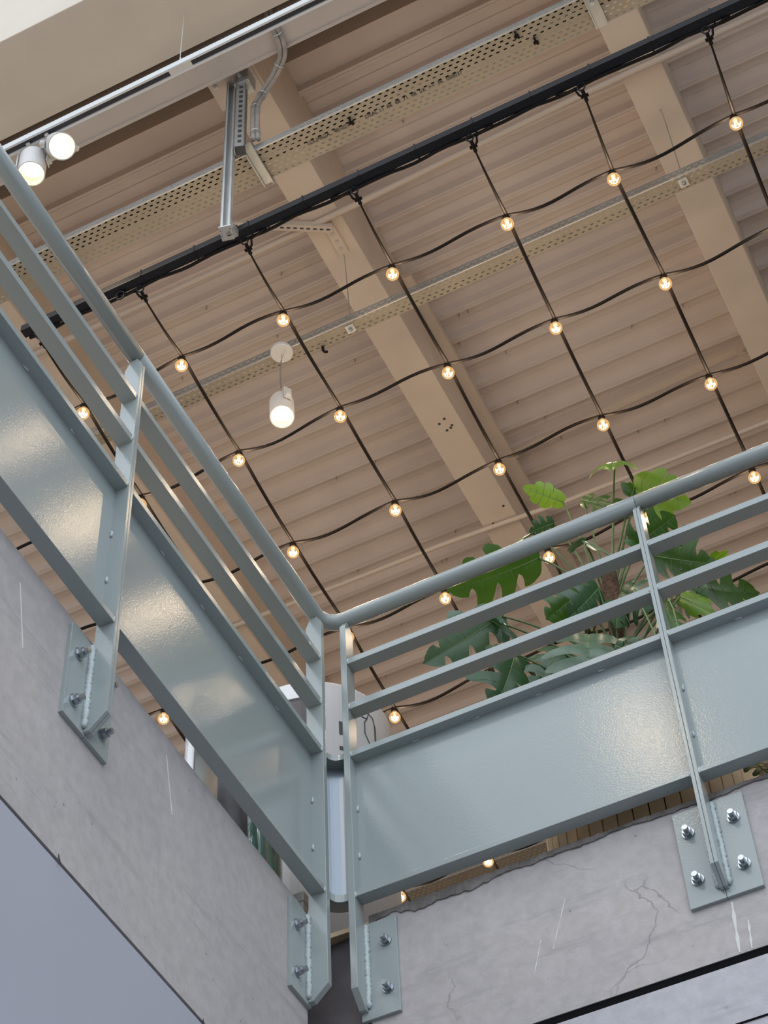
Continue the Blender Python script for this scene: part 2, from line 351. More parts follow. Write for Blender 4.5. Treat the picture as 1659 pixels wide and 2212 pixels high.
# roof beams along the room
def roof_beam(x, label):
    t = thing('roof_beam', label, 'beam', (x + .0785, -.53, 3.66), 'roof beams under the deck')
    MB().box((x, -.53, 3.66), (x + .157, 9, ZD + .03)).build('beam_body', 'beam', t, bevel=.004)
    return t
b0 = roof_beam(-1.517, 'beige roof beam crossing behind the left railing, leftmost of the three')
b1 = roof_beam(-.157, 'beige roof beam in the middle of the ceiling, with the galvanised hangers at its upper end')
b2 = roof_beam(1.202, 'beige roof beam at the right, running off the right edge of the photo')
MB().box((-.0, .75, 3.95), (.055, 9, 3.99)).build('ledger_angle', 'beam', b1, bevel=.002)
# small fixing holes in the beam soffits
mb = MB()
for dx, dy in ((-.09, 1.30), (-.06, 1.285), (-.055, 1.34), (-.075, 1.345), (-.045, 1.33), (-.03, 1.83), (-.11, 1.9)): mb.lathe([(0, 3.6585), (.006, 3.6585), (.006, 3.662)], (dx, dy, 0), n=8)
mb.build('fixing_holes', 'ink', b1, stuff=True)

# girder, fascia, skylight
g = struct(MB().box((-7, -.670, 3.58), (5, -.553, 4.14)).build('trim_3', 'girder', bevel=.004))
MB().box((-7, -.556, 3.572), (5, -.546, 3.60)).build('girder_lip', 'girder', g)
struct(MB().box((-7, -1.052, 3.55), (5, -.715, 4.3)).build('trim_4', 'fascia', bevel=.004))
struct(MB().box((-7, -.716, 3.80), (5, -.669, 3.84)).build('trim_5', 'girder'))
sk = thing('skylight_frame', 'white skylight glazing bars over the open well, beyond the top edge of the photo', 'skylight', (1.5, -2.7, 4.3))
for x in (-2.2, .35, 1.65, 2.95, 4.2): MB().box((x - .04, -4.32, 4.28), (x + .04, -1.05, 4.40)).build('glazing_bar', 'alu', sk)
MB().box((-7, -4.34, 4.24), (5, -4.24, 4.40)).build('frame_rail', 'alu', sk)
MB().box((-.2, -2.75, 4.29), (5, -2.67, 4.39)).build('frame_rail', 'alu', sk)

# ================================================================== railing
RIGHT = lambda v: Vector((v.x, v.y, v.z))
LEFT = lambda v: Vector((-v.y, -v.x, v.z))
def hexbolt(T, s, z, parent):
    mb = MB(T)
    cyl = lambda r, d0, d1, n, ph=0: mb.prism([(r * math.cos(2 * PI * k / n + ph), r * math.sin(2 * PI * k / n + ph)) for k in range(n)], lambda p, t: (s + p[0], t, z + p[1]), d0, d1)
    cyl(.0150, .0535, .0493, 20); cyl(.0118, .0493, .0380, 6, .3); cyl(.0072, .0380, .0262, 12)
    return mb.build('bolt', 'zinc', parent)
def weld(mb, a, b, r, seed, n=None):
    rnd = random.Random(seed); a, b = Vector(a), Vector(b); n = n or max(4, int((b - a).length / .006))
    mb.tube([a.lerp(b, k / n) + Vector((rnd.uniform(-.0008, .0008),) * 3) for k in range(n + 1)], lambda t: r * (.72 + .5 * abs(math.sin(t * n * 1.3 + seed))) * (1 if .01 < t < .99 else .5), 8)
def bay(T, s0, s1, t0, t1, label, wp=(True, True), zpl=-.330):
    c = T(Vector(((s0 + s1) / 2, .03, 0)))
    root = thing('railing_panel', label, 'railing', (c.x, c.y, ZS))
    prof = [(0, -.270), (.040, -.3085), (.0535, -.3085), (.0535, -.045), (.048, -.035), (.048, .985), (.034, 1.020), (.014, 1.022), (0, .997)]
    for e, (a, th) in enumerate(((s0, t0), (s1 - t1, t1))):
        MB(T).prism(prof, lambda p, t: (t, p[0], p[1]), a, a + th).build('post', 'paint', root, bevel=.0011)
        if wp[e]:
            x0, x1 = (a, a + .086) if e == 0 else (a + th - .086, a + th)
            if th > .012: x0, x1 = (a, a + .100) if e == 0 else (a + th - .100, a + th)
            pl = MB(T).box((x0, .0535, zpl), (x1, .0645, -.046)).build('wall_plate', 'paint', root, bevel=.0012)
            bx = (x0 + x1) / 2 + (.012 if e == 0 else -.012)
            if th > .012: bx = x0 + .072 if e == 0 else x1 - .072
            for z in (-.118, -.258): hexbolt(T, bx, z, pl)
            mb = MB(T); sx = a + th + .003 if e == 0 else a - .003
            weld(mb, (sx, .050, -.300), (sx, .050, -.052), .0074, 3 + e + int(s1 * 10)); mb.build('weld_seam', 'weld', root, smooth=True)
    i0, i1 = s0 + t0 - .0005, s1 - t1 + .0005
    for nm, z0, z1 in (('rail', .8385, .8605), ('rail', .6590, .6835), ('top_flange', .4815, .5015), ('bottom_flange', .005, .0225)):
        MB(T).box((i0, .0035, z0), (i1, .0415 if nm == 'bottom_flange' else .0435, z1)).build(nm, 'paint', root, bevel=.0011)
    MB(T).box((i0, .0365, .010), (i1, .0405, .492)).build('infill_sheet', 'paint', root)
    mb = MB(T)
    for sx in (i0 + .002, i1 - .002):
        for z in (.16, .32): weld(mb, (sx, .034, z - .010), (sx, .034, z + .010), .0036, z * 9 + sx, 4)
        for z in (.85, .671, .4915, .011): weld(mb, (sx, .004, z - .009), (sx, .004, z + .009), .0030, z * 7 + sx, 3)
    L_ = i1 - i0
    for k in range(1, 5): weld(mb, (i0 + L_ * k / 5 - .010, .034, .482), (i0 + L_ * k / 5 + .010, .034, .482), .0030, k + s0, 3)
    mb.build('weld_tacks', 'weld', root, smooth=True, stuff=True)
    return root
bay(RIGHT, .0345, .9350, .018, .0092, 'grey-green steel railing panel right of the corner, whole in view')
bay(RIGHT, .9358, 1.8360, .0092, .0092, 'grey-green steel railing panel cut by the right edge of the photo', (True, False))
bay(LEFT, .0300, 1.0235, .018, .0092, 'grey-green steel railing panel left of the corner, whole in view', zpl=-.314)
bay(LEFT, 1.0243, 2.0200, .0092, .0092, 'grey-green steel railing panel cut by the left edge of the photo', (True, False), zpl=-.314)

# handrail segments
HZ = 1.047; HD = .0235; HR = .0240
rb = .062
bend = [Vector((-HD + rb - rb * math.cos(a), HD - rb + rb * math.sin(a), HZ)) for a in [PI / 2 * k / 10 for k in range(11)]]
pts = [Vector((-HD, -1.0230, HZ)), Vector((-HD, -.5, HZ))] + bend + [Vector((.5, HD, HZ)), Vector((.9345, HD, HZ))]
tag(MB().tube(pts, HR, 28).build('handrail', 'tube', smooth=True), 'round grey handrail bent around the inner corner', 'handrail')
tag(MB().tube([(.9360, HD, HZ), (1.836, HD, HZ)], HR, 28).build('handrail', 'tube', smooth=True), 'round grey handrail length right of the joint on the right post', 'handrail')
tag(MB().tube([(-HD, -1.0245, HZ), (-HD, -2.02, HZ)], HR, 28).build('handrail', 'tube', smooth=True), 'round grey handrail length at the upper left, beyond the left post', 'handrail')

# curved corner piece between the two corner posts
ci = thing('corner_piece', 'curved grey steel corner sheet between the two corner posts', 'railing', (0, 0, ZS))
def qb(a, c, b, n=12): return [a.lerp(c, k / n).lerp(c.lerp(b, k / n), k / n) for k in range(n + 1)]
def strip(off0, off1, z0, z1, nm, m):
    P = lambda o: qb(Vector((-o, -.0305, 0)), Vector((-o * .9, o * .9, 0)), Vector((.0350, o, 0)))
    mb = MB(); A, B = P(off0), P(off1)
    for k in range(12):
        mb.hexa([(A[k].x, A[k].y, z0), (A[k + 1].x, A[k + 1].y, z0), (B[k + 1].x, B[k + 1].y, z0), (B[k].x, B[k].y, z0), (A[k].x, A[k].y, z1), (A[k + 1].x, A[k + 1].y, z1), (B[k + 1].x, B[k + 1].y, z1), (B[k].x, B[k].y, z1)])
    bmesh.ops.remove_doubles(mb.bm, verts=list(mb.bm.verts), dist=1e-5)
    inner = [f for f in mb.bm.faces if f.calc_area() < 1e-9]
    mb.build(nm, m, ci, smooth=False)
strip(.0035, .0435, .4815, .5015, 'top_flange', 'paint'); strip(.0035, .0435, .0, .0225, 'bottom_flange', 'paint')
strip(.0365, .0405, .010, .492, 'curved_sheet', 'sheetsteel')

# ================================================================== cable trays
def tray(name, label, x0, x1, y0, y1, z, h, rows, dots=False):
    t = thing(name, label, 'cable tray', ((x0 + x1) / 2, (y0 + y1) / 2, z))
    px = .0275; nx = int((x1 - x0) / px); py = (y1 - y0) / rows
    def perf(mb, P, u0, u1, v0, v1, stag, nrow, hw, hh):
        pv = (v1 - v0) / nrow
        for r in range(nrow):
            sh = (px / 2 if (r % 2 and stag) else 0)
            for c in range(nx):
                a = u0 + c * px + sh; b = a + px; va = v0 + r * pv; vb = va + pv; cx, cv = (a + b) / 2, (va + vb) / 2
                o = [mb.v(P(a, va)), mb.v(P(b, va)), mb.v(P(b, vb)), mb.v(P(a, vb))]
                k = hh * .7
                i = [mb.v(P(cx - hw + k, cv - hh)), mb.v(P(cx + hw - k, cv - hh)), mb.v(P(cx + hw, cv)), mb.v(P(cx + hw - k, cv + hh)), mb.v(P(cx - hw + k, cv + hh)), mb.v(P(cx - hw, cv))]
                for q in ((o[0], o[1], i[1], i[0]), (o[1], i[2], i[1]), (o[1], o[2], i[2]), (o[2], i[3], i[2]), (o[2], o[3], i[4], i[3]), (o[3], i[5], i[4]), (o[3], o[0], i[5]), (o[0], i[0], i[5])): mb.f(list(q))
    mb = MB(); perf(mb, lambda a, b: (a, b, z), x0, x1, y0, y1, True, rows, .0068, .0026); mb.build('tray_base', 'tray', t, recalc=False)
    for yy in (y0, y1):
        mb = MB(); perf(mb, lambda a, b, yy=yy: (a, yy, b), x0, x1, z, z + h * .8, True, 2 if h > .036 else 1, .0090, .0024)
        mb.box((x0, yy - .001, z + h * .8), (x1, yy + .001, z + h)).build('tray_side', 'galv', t, recalc=False)
    mb = MB().box((x0, y0 - .0012, z - .0012), (x1, y0 + .0035, z + .003)); mb.build('tray_bend', 'galvlight', t)
    # closed upper sheet of cable lids seen through the slots
    return t
t1 = tray('cable_tray', 'wide perforated steel cable tray hung between the girder and the black pole', -1.55, 1.75, -.453, -.330, 3.10, .036, 8)
t2 = tray('cable_tray', 'narrow perforated cable tray crossing the bulb grid, with the white lamp canopy under it', -1.6, 2.1, .375, .437, 3.17, .042, 4)
t3 = tray('cable_tray', 'perforated cable tray glimpsed through the gap under the right railing panel', -2.4, .6, 3.36, 3.45, 3.15, .04, 5)
def add_text(body, x, y, z, size, parent):
    cu = bpy.data.curves.new('print', 'FONT'); cu.body = body; cu.size = size
    tmp = bpy.data.objects.new('print_tmp', cu); COL.objects.link(tmp)
    dg = bpy.context.evaluated_depsgraph_get(); me = bpy.data.meshes.new_from_object(tmp.evaluated_get(dg)); bpy.data.objects.remove(tmp)
    me.name = 'print'; me.transform(Matrix.Translation((x, y, z)) @ Matrix.Rotation(PI, 4, 'X')); me.materials.clear(); me.materials.append(M['print'])
    o = bpy.data.objects.new('print', me); COL.objects.link(o); o.parent = parent; o.matrix_parent_inverse = Matrix.Translation(parent.location).inverted(); o['kind'] = 'stuff'
add_text('TOLMEGA   401021', .155, -.384, 3.0985, .020, t1)
add_text('DEAL 11  86  48  71  98  5X  ><  3K  050037', .385, -.384, 3.0985, .020, t1)
# dark cables lying in the first tray
CL = ('dark cable lying in the wide perforated tray, along its near side', 'dark cable lying in the wide perforated tray, second from its near side', 'dark cable lying along the middle of the wide perforated tray')
for k, (yy, r) in enumerate(((-.440, .008), (-.420, .010), (-.398, .010))):
    tag(MB().tube([(-1.5 + q * .15, yy + .003 * math.sin(q * 1.7 + k), 3.101 + r) for q in range(22)], r, 8).build('tray_cable', 'rubber', smooth=True),
        CL[k], 'cable', 'cables in the wide tray')
# clips under the wide tray
for x, y, nm in ((.335, -.40, 'black clip hooked under the wide tray right of the middle beam'), (-.135, -.43, 'black clip hooked under the wide tray left of the hangers'), (.98, -.43, 'black clip under the wide tray near its upper right end, upper of two'), (1.03, -.38, 'black clip under the wide tray near its upper right end, lower of two')):
    MBc = MB().tube([(x, y - .012, 3.099), (x, y - .009, 3.086), (x + .004, y + .009, 3.086), (x + .004, y + .013, 3.099)], .004, 6).box((x - .009, y - .004, 3.080), (x + .009, y + .004, 3.090))
    tag(MBc.build('tray_clip', 'rubber'), nm, 'clip')
tag(MB().tube([(-.205, .432, 3.169), (-.205, .434, 3.150), (-.199, .440, 3.140), (-.195, .447, 3.150)], .006, 6).build('tray_clip', 'rubber'), 'brown clip under the edge of the narrow tray beside the lamp canopy', 'clip')

# ------------------------------------------------------------------ hangers at the head of the middle beam
def channel(mb, c, open_dir, side_dir, z0, z1, wd, dp, th=.003, lip_=.009):
    o, s_ = Vector(open_dir).normalized(), Vector(side_dir).normalized(); c = Vector(c)
    def slab(u0, u1, v0, v1):
        P = []
        for z in (z0, z1):
            for u, v in ((u0, v0), (u1, v0), (u1, v1), (u0, v1)): q = c + s_ * u + o * v; P.append((q.x, q.y, z))
        mb.hexa(P)
    h = wd / 2
    slab(-h, h, -dp, -dp + th); slab(-h, -h + th, -dp, 0); slab(h - th, h, -dp, 0); slab(-h, -h + lip_, -th, 0); slab(h - lip_, h, -th, 0)
sp = thing('pole_hanger', 'long galvanised slotted channel hanging from the middle beam down to the black pole', 'hanger', (-.104, -.47, 2.56))
MB().box((-.12, -.468, 2.600), (-.085, -.43, 2.636)).build('pole_clamp', 'galv', sp)
mb = MB(); channel(mb, (-.101, -.492, 0), (.25, -1, 0), (1, .25, 0), 2.56, 3.645, .036, .026); mb.build('channel', 'galvlight', sp)
mb = MB()
for k in range(22): mb.lathe([(0, 0), (.0055, 0), (.0055, .001), (0, .001)], (-.0955, -.4685, 2.64 + k * .042), (.25, -1, 0), 8)
mb.build('slots', 'ink', sp, stuff=True)
MB().obox((-.104, -.476, 2.566), (1, .25, 0), (-.25, 1, 0), (0, 0, 1), (.042, .054, .006)).build('foot_plate', 'galvlight', sp)
MB().lathe([(0, -.012), (.009, -.012), (.009, .0), (.005, .002), (.005, .012), (0, .012)], (-.098, -.472, 2.572), (0, 0, 1), 6).build('bolt', 'zinc', sp)
MB().box((-.19, -.53, 3.645), (-.01, -.40, 3.660)).build('head_plate', 'girder', sp, bevel=.002)
MB().lathe([(0, 0), (.009, 0), (.009, .008), (.004, .009), (.004, .016), (0, .016)], (-.165, -.50, 3.645), (0, 0, -1), 6).build('bolt', 'galv', sp)
st = thing('tray_hanger', 'short perforated galvanised channel carrying the wide tray, with grey conduits strapped to it', 'hanger', (-.064, -.46, 3.1))
mb = MB(); channel(mb, (-.040, -.482, 0), (1, .35, 0), (-.35, 1, 0), 3.075, 3.60, .038, .038)
mb.build('channel', 'galv', st)
mb = MB()
for k in range(12): mb.obox((-.0500, -.5065, 3.11 + k * .038), (1, .35, 0), (-.35, 1, 0), (0, 0, 1), (.013, .0015, .016))
mb.build('slots', 'ink', st, stuff=True)
MB().box((-.080, -.512, 3.56), (-.020, -.452, 3.645)).build('head_bracket', 'galv', st, bevel=.003)
MB().lathe([(0, 0), (.008, 0), (.008, .007), (.004, .008), (.004, .014), (0, .014)], (-.055, -.5125, 3.61), (0, -1, 0), 6).build('bolt', 'galvlight', st)
mb = MB(); mb.box((-.050, -.490, 3.078), (-.047, -.318, 3.099)); mb.box((-.015, -.490, 3.078), (-.012, -.318, 3.099)); mb.box((-.050, -.490, 3.096), (-.012, -.318, 3.099)); mb.build('cantilever_arm', 'galv', st)
MB().obox((-.054, -.487, 3.0745), (1, .35, 0), (-.35, 1, 0), (0, 0, 1), (.034, .034, .006)).build('end_opening', 'ink', st)
a2 = thing('tray_hanger', 'galvanised bracket arm under the wide tray beside the right-hand beam', 'hanger', (1.28, -.44, 3.1))
mb = MB(); mb.box((1.232, -.60, 3.090), (1.236, -.325, 3.100)); mb.box((1.272, -.60, 3.090), (1.276, -.325, 3.100)); mb.box((1.232, -.60, 3.096), (1.276, -.325, 3.099)); mb.build('cantilever_arm', 'galv', a2)
MB().box((1.236, -.56, 3.10), (1.272, -.52, 3.66)).build('channel', 'galv', a2)
MB().lathe([(0, 0), (.008, 0), (.008, .007), (0, .007)], (1.254, -.42, 3.095), (0, 0, -1), 6).build('bolt', 'galvlight', a2)
# flexible conduits
for k, off in enumerate((0, 1)):
    o = Vector((.017 * off, .006 * off, -.002 * off))
    raw = [(.142, -.700, 3.70), (.148, -.660, 3.585), (.150, -.600, 3.565), (.132, -.545, 3.560), (.100, -.510, 3.560), (.060, -.480, 3.555), (.015, -.455, 3.545), (-.010, -.452, 3.50), (-.018, -.468, 3.42), (-.017, -.474, 3.32), (-.016, -.474, 3.22), (-.012, -.474, 3.14)]
    P = [Vector(p) + o for p in raw]; S = []
    for i in range(len(P) - 1):
        p0, p1, p2, p3 = P[max(i - 1, 0)], P[i], P[i + 1], P[min(i + 2, len(P) - 1)]
        for q in range(6):
            t = q / 6; S.append(.5 * ((2 * p1) + (p2 - p0) * t + (2 * p0 - 5 * p1 + 4 * p2 - p3) * t * t + (3 * p1 - p0 - 3 * p2 + p3) * t ** 3))
    S.append(P[-1])
    fc = thing('flexible_conduit', ('grey flexible conduit curving over the girder, left of the pair', 'grey flexible conduit curving over the girder, right of the pair')[k], 'conduit', tuple(S[-1]))
    MB().tube(S, .0085, 12).build('sheath', 'flex', fc, smooth=True)
    if k:
        for i in (10, 24, 40, 50, 62): 
            d = (S[i + 1] - S[i]).normalized(); c = S[i] - o * .5
            MB().lathe([(.0195, -.002), (.0205, 0), (.0195, .002)], c, d, 16).build('cable_tie', 'galvlight', fc)

# cantilever arm at the middle beam
ca = thing('cantilever_bracket', 'beige perforated cantilever bracket fixed under the middle beam', 'bracket', (-.06, .22, 3.66))
d = Vector((-.337, -.18, 0)).normalized(); pd = Vector((-d.y, d.x, 0))
p0 = Vector((-.052, .225, 0)); Ln = .40
mb = MB()
P = []
for z0, hh, tt in ((0, .046, 0), (0, .018, Ln)): pass
q0, q1 = p0, p0 + d * Ln
mb.hexa([tuple(q0 + pd * .014 + Vector((0, 0, 3.612))), tuple(q1 + pd * .014 + Vector((0, 0, 3.640))), tuple(q1 - pd * .014 + Vector((0, 0, 3.640))), tuple(q0 - pd * .014 + Vector((0, 0, 3.612))),
         tuple(q0 + pd * .014 + Vector((0, 0, 3.652))), tuple(q1 + pd * .014 + Vector((0, 0, 3.652))), tuple(q1 - pd * .014 + Vector((0, 0, 3.652))), tuple(q0 - pd * .014 + Vector((0, 0, 3.652)))])
mb.build('arm', 'beam', ca)
mb = MB()
for k in range(15):
    c = q0.lerp(q1, (k + .5) / 15.5); z = 3.612 + .028 * (k + .5) / 15.5; mb.obox((c.x, c.y, z - .0006), d, pd, (0, 0, 1), (.014, .006, .0015))
mb.build('slots', 'ink', ca, stuff=True)
MB().box((-.085, .215, 3.645), (-.045, .365, 3.660)).build('base_plate', 'beam', ca, bevel=.001)
for y in (.26, .30, .335): MB().lathe([(0, 0), (.008, 0), (.008, .006), (0, .006)], (-.065, y, 3.645), (0, 0, -1), 6).build('bolt', 'girder', ca)
# suspension wires of the narrow tray
for x, lb in ((-.070, 'thin steel wire holding the narrow tray at the middle beam'), (1.283, 'thin steel wire holding the narrow tray at the right beam')):
    t = thing('suspension_wire', lb, 'wire', (x, .40, 3.17))
    MB().tube([(x, .362, 3.66), (x + .004, .366, 3.62), (x, .405, 3.17)], .0022, 6).build('wire', 'galv', t)
    MB().box((x - .020, .388, 3.164), (x + .014, .424, 3.169)).build('washer_plate', 'galvlight', t)
    MB().lathe([(0, 0), (.009, 0), (.009, .006), (.004, .007), (0, .012)], (x - .003, .406, 3.164), (0, 0, -1), 6).build('nut', 'zinc', t)
# conduits under the beams, purlin
tag(MB().tube([(-2.6, .205, 3.646), (-.4, .197, 3.644), (1.05, .160, 3.644), (2.6, .158, 3.646)], .0135, 14).build('conduit_pipe', 'pipe', smooth=True), 'beige conduit pipe running just below the black pole', 'pipe')
tag(MB().tube([(-2.6, 1.86, 3.646), (-.345, 1.890, 3.644), (.243, 1.923, 3.644), (2.6, 1.95, 3.646)], .0115, 14).build('conduit_pipe', 'pipe', smooth=True), 'beige conduit pipe running just above the right handrail', 'pipe')
pu = thing('tie_bar', 'flat beige tie bar between the middle and right beams', 'bar', (.6, 1.82, 4.0))
MB().hexa([(.005, 1.825, 4.0), (1.20, 1.77, 4.0), (1.20, 1.80, 4.0), (.005, 1.855, 4.0), (.005, 1.825, 4.03), (1.20, 1.77, 4.03), (1.20, 1.80, 4.03), (.005, 1.855, 4.03)]).build('bar', 'beam', pu, bevel=.002)
for x, y in ((.035, 1.838), (1.17, 1.787)):
    MB().box((x - .035, y - .022, 3.992), (x + .030, y + .022, 4.0)).build('end_clip', 'pipe', pu, bevel=.001)
    MB().lathe([(0, 0), (.008, 0), (.008, .006), (0, .008)], (x, y, 3.992), (0, 0, -1), 6).build('bolt', 'galv', pu)

# ================================================================== track and spot lamps
tr = thing('lighting_track', 'long white lighting track under the girder at the upper left', 'track', (0, -.845, 3.1))
TZ = 3.10; TY = -.843
MB().box((-2.2, TY - .018, TZ), (2.2, TY - .010, TZ + .034)).build('track_rail', 'trackw', tr, bevel=.001)
MB().box((-2.2, TY + .010, TZ), (2.2, TY + .018, TZ + .034)).build('track_rail', 'trackw', tr, bevel=.001)
MB().box((-2.2, TY - .010, TZ + .010), (2.2, TY + .010, TZ + .034)).build('track_slot', 'trackdark', tr)
MB().box((-.135, TY - .010, TZ + .001), (-.050, TY + .010, TZ + .034)).build('track_joiner', 'white', tr)
for x, y in ((-.099, -.85),):
    mb = MB().tube([(x, TY, TZ + .03), (x, TY, 3.56)], .0016, 6); mb.build('hanger_wire', 'white', tr)
    MB().tube([(x, TY, TZ + .035), (x + .006, TY - .006, TZ + .075)], lambda t: .006 * (1 - t * .6), 8).build('wire_grip', 'white', tr)
def spot(label, pos, axis, r, ln, yoke_side, group=None, tracked=True, power=1.0, cone=130):
    """pos = centre of the open rim, axis points out of the lamp"""
    ax = Vector(axis).normalized(); pos = Vector(pos)
    t = thing('spot_lamp', label, 'lamp', tuple(pos - ax * ln), group)
    MB().lathe([(0, -ln), (r * .93, -ln), (r * .985, -ln + .008), (r, -ln + .03), (r, -.004), (r * .99, 0), (r * .92, 0), (r * .90, -.004), (r * .90, -.040), (0, -.040)], pos, ax, 36).build('housing', 'white', t, smooth=False)
    MB().lathe([(r * .895, -.005), (r * .82, -.018), (r * .70, -.036), (0, -.038)], pos, ax, 36).build('reflector', 'reflector', t, smooth=True)
    MB().lathe([(r * .70, -.0335), (r * .40, -.028), (0, -.025)], pos, ax, 32).build('glowing_lens', 'disc', t)
    sd = Vector(yoke_side); sd = (sd - ax * sd.dot(ax)).normalized(); up = -ax
    body = pos - ax * ln * .55
    for s_ in (1, -1):
        q = body + sd * s_ * (r + .006)
        MB().obox(q + up * .035, sd, ax.cross(sd), ax, (.004, .030, .10)).build('yoke_arm', 'white', t, bevel=.001)
        MB().lathe([(0, 0), (.010, 0), (.010, .010), (.007, .014), (0, .014)], q, sd * s_, 12).build('knob', 'white', t)
    MB().obox(body + up * (.035 + .05), sd, ax.cross(sd), ax, (2 * r + .016, .030, .004)).build('yoke_bridge', 'white', t, bevel=.001)
    if tracked: MB().tube([body + up * .085, Vector(((body + up * .085).x, TY, TZ))], .008, 10).build('track_adapter', 'white', t)
    ld = bpy.data.lights.new('spot_glow', 'SPOT'); ld.energy = SPOT_W * power; ld.color = (1.0, .76, .47); ld.spot_size = math.radians(cone); ld.spot_blend = .6; ld.shadow_soft_size = r * .8
    lo = bpy.data.objects.new('spot_glow', ld); COL.objects.link(lo); lo.location = pos + ax * .004; lo.rotation_euler = ax.to_track_quat('-Z', 'Y').to_euler()
    lo.parent = t; lo.matrix_parent_inverse = Matrix.Translation(t.location).inverted()
    return t
spot('white cylinder spot lamp shining straight down, lower left of the pair on the track', (-.700, -.800, 2.945), (.04, -.02, -1), .048, .125, (1, .3, 0))
spot('white cylinder spot lamp turned outward, upper right of the pair on the track', (-.565, -.825, 2.985), (.42, -.28, -.86), .048, .125, (.8, .6, 0))
# opposite track lamp over the well, outside the picture
spot('white cylinder spot lamp over the open well, beyond the top edge of the photo', (.10, -3.05, 3.3), (.05, .75, -.66), .048, .125, (1, 0, 0), tracked=False, power=1.1, cone=70)
spot('white cylinder spot lamp added out of view at the right for the left panel glint', (1.66, 1.13, 3.83), (-1.7, -2.26, -3.54), .048, .125, (1, 0, 0), tracked=False, power=.22, cone=50)  # unseen lamp added to throw a warm glint on the left panels
spot('second white cylinder spot lamp added out of view for the left panel glint', (1.60, 1.78, 3.81), (-1.63, -2.53, -3.47), .048, .125, (1, 0, 0), tracked=False, power=.10, cone=50)  # second added lamp, also unseen, for the other left glint
# pendant under the narrow tray
pl = spot('white cylinder pendant lamp hanging on a wire among the bulbs', (-.338, .353, 2.700), (.12, -.20, -.97), .0455, .150, (-.8, .6, 0), tracked=False)
PX, PY = -.352, .376
MB().lathe([(0, 3.150), (.040, 3.150), (.0435, 3.154), (.0435, 3.168), (0, 3.168)], (PX, PY, 0), n=36).build('ceiling_rose', 'white', pl, smooth=False).matrix_parent_inverse = Matrix.Translation(pl.location).inverted()
MB().tube([(PX, PY, 3.150), (PX - .003, PY, 3.0), (PX + .001, PY, 2.885)], .0016, 6).build('hanging_wire', 'galv', pl)
MB().tube([(PX + .022, PY - .012, 3.150), (PX + .008, PY - .004, 3.128), (PX - .004, PY, 3.10), (PX - .008, PY, 3.03), (PX - .006, PY, 2.96), (PX, PY, 2.89)], .0018, 6).build('power_cord', 'galv', pl)

# ================================================================== black pole, festoon cables, bulbs
PZ = 2.655; PYc = -.412
bp_ = thing('hanging_pole', 'long square black steel pole the bulb strings hang from', 'pole', (.5, PYc, PZ))
MB().box((-.945, PYc - .017, PZ - .017), (2.3, PYc + .017, PZ + .017)).build('pole', 'black', bp_, bevel=.002)
for k in range(16):
    x = -.88 + k * .207; MB().box((x - .003, PYc - .019, PZ - .019), (x + .003, PYc + .019, PZ + .019)).build('cable_tie', 'black', bp_)
mb = MB().tube([(-.93 + k * .04, PYc + .022 + .003 * math.sin(k * .9), PZ - .017 - .006 * abs(math.sin(k * .72))) for k in range(80)], .0065, 8); mb.build('feed_cable', 'rubber', bp_, smooth=True)
HX = [-.890, -.487, -.083, .330, .750, 1.143, 1.570]
for x in HX:
    MB().tube(arc_pts((x, PYc + .02, PZ - .030), .013, -.3, 2 * PI - .9, 14, (1, 0, 0), (0, .5, -.87)), .0028, 7).build('eye_hook', 'black', bp_, smooth=True)
MB().tube(arc_pts((-.56, PYc + .01, PZ - .033), .016, 0, 2 * PI, 14, (1, 0, 0), (0, .4, -.9)), .0035, 7).build('eye_hook', 'black', bp_, smooth=True)
BULBS = {(-1,1):(-.900,-.077,2.556),(0,1):(-.498,-.087,2.564),(1,1):(-.101,-.083,2.572),(2,1):(.31,-.070,2.58),(3,1):(.733,-.062,2.588),(4,1):(1.113,-.048,2.597),(5,1):(1.544,-.049,2.605),
(-2,2):(-1.321,.34,2.511),(-1,2):(-.914,.346,2.519),(0,2):(-.507,.342,2.528),(1,2):(-.101,.345,2.536),(2,2):(.314,.36,2.544),(3,2):(.72,.37,2.552),(4,2):(1.121,.384,2.56),(5,2):(1.532,.385,2.569),
(-3,3):(-1.734,.768,2.467),(-2,3):(-1.326,.775,2.475),(-1,3):(-.918,.781,2.483),(0,3):(-.520,.781,2.491),(1,3):(-.103,.789,2.5),(2,3):(.308,.802,2.508),(3,3):(.714,.801,2.516),(4,3):(1.117,.821,2.524),(5,3):(1.54,.83,2.53),
(-3,4):(-1.739,1.203,2.431),(-2,4):(-1.338,1.248,2.439),(-1,4):(-.923,1.216,2.447),(0,4):(-.516,1.222,2.455),(1,4):(-.111,1.228,2.463),(2,4):(.311,1.237,2.472),(3,4):(.707,1.242,2.48),(4,4):(1.116,1.256,2.488),(5,4):(1.54,1.26,2.495),
(-3,5):(-1.743,1.638,2.394),(-2,5):(-1.336,1.644,2.403),(-1,5):(-.928,1.651,2.411),(0,5):(-.532,1.653,2.419),(1,5):(-.113,1.651,2.427),(2,5):(.295,1.67,2.435),(3,5):(.702,1.676,2.444),(4,5):(1.11,1.683,2.452),
(-2,6):(-1.34,2.079,2.366),(-1,6):(-.933,2.085,2.375),(0,6):(-.525,2.092,2.383),(1,6):(-.118,2.098,2.391),(2,6):(.29,2.105,2.399),(3,6):(.698,2.111,2.407),
(-2,7):(-1.345,2.514,2.33),(-1,7):(-.934,2.524,2.338),(0,7):(-.527,2.512,2.347),(1,7):(-.122,2.533,2.355),(2,7):(.285,2.539,2.363)}
DROP = .050
node = {k: Vector((v[0] + .004, v[1] - .004, v[2] + DROP)) for k, v in BULBS.items()}
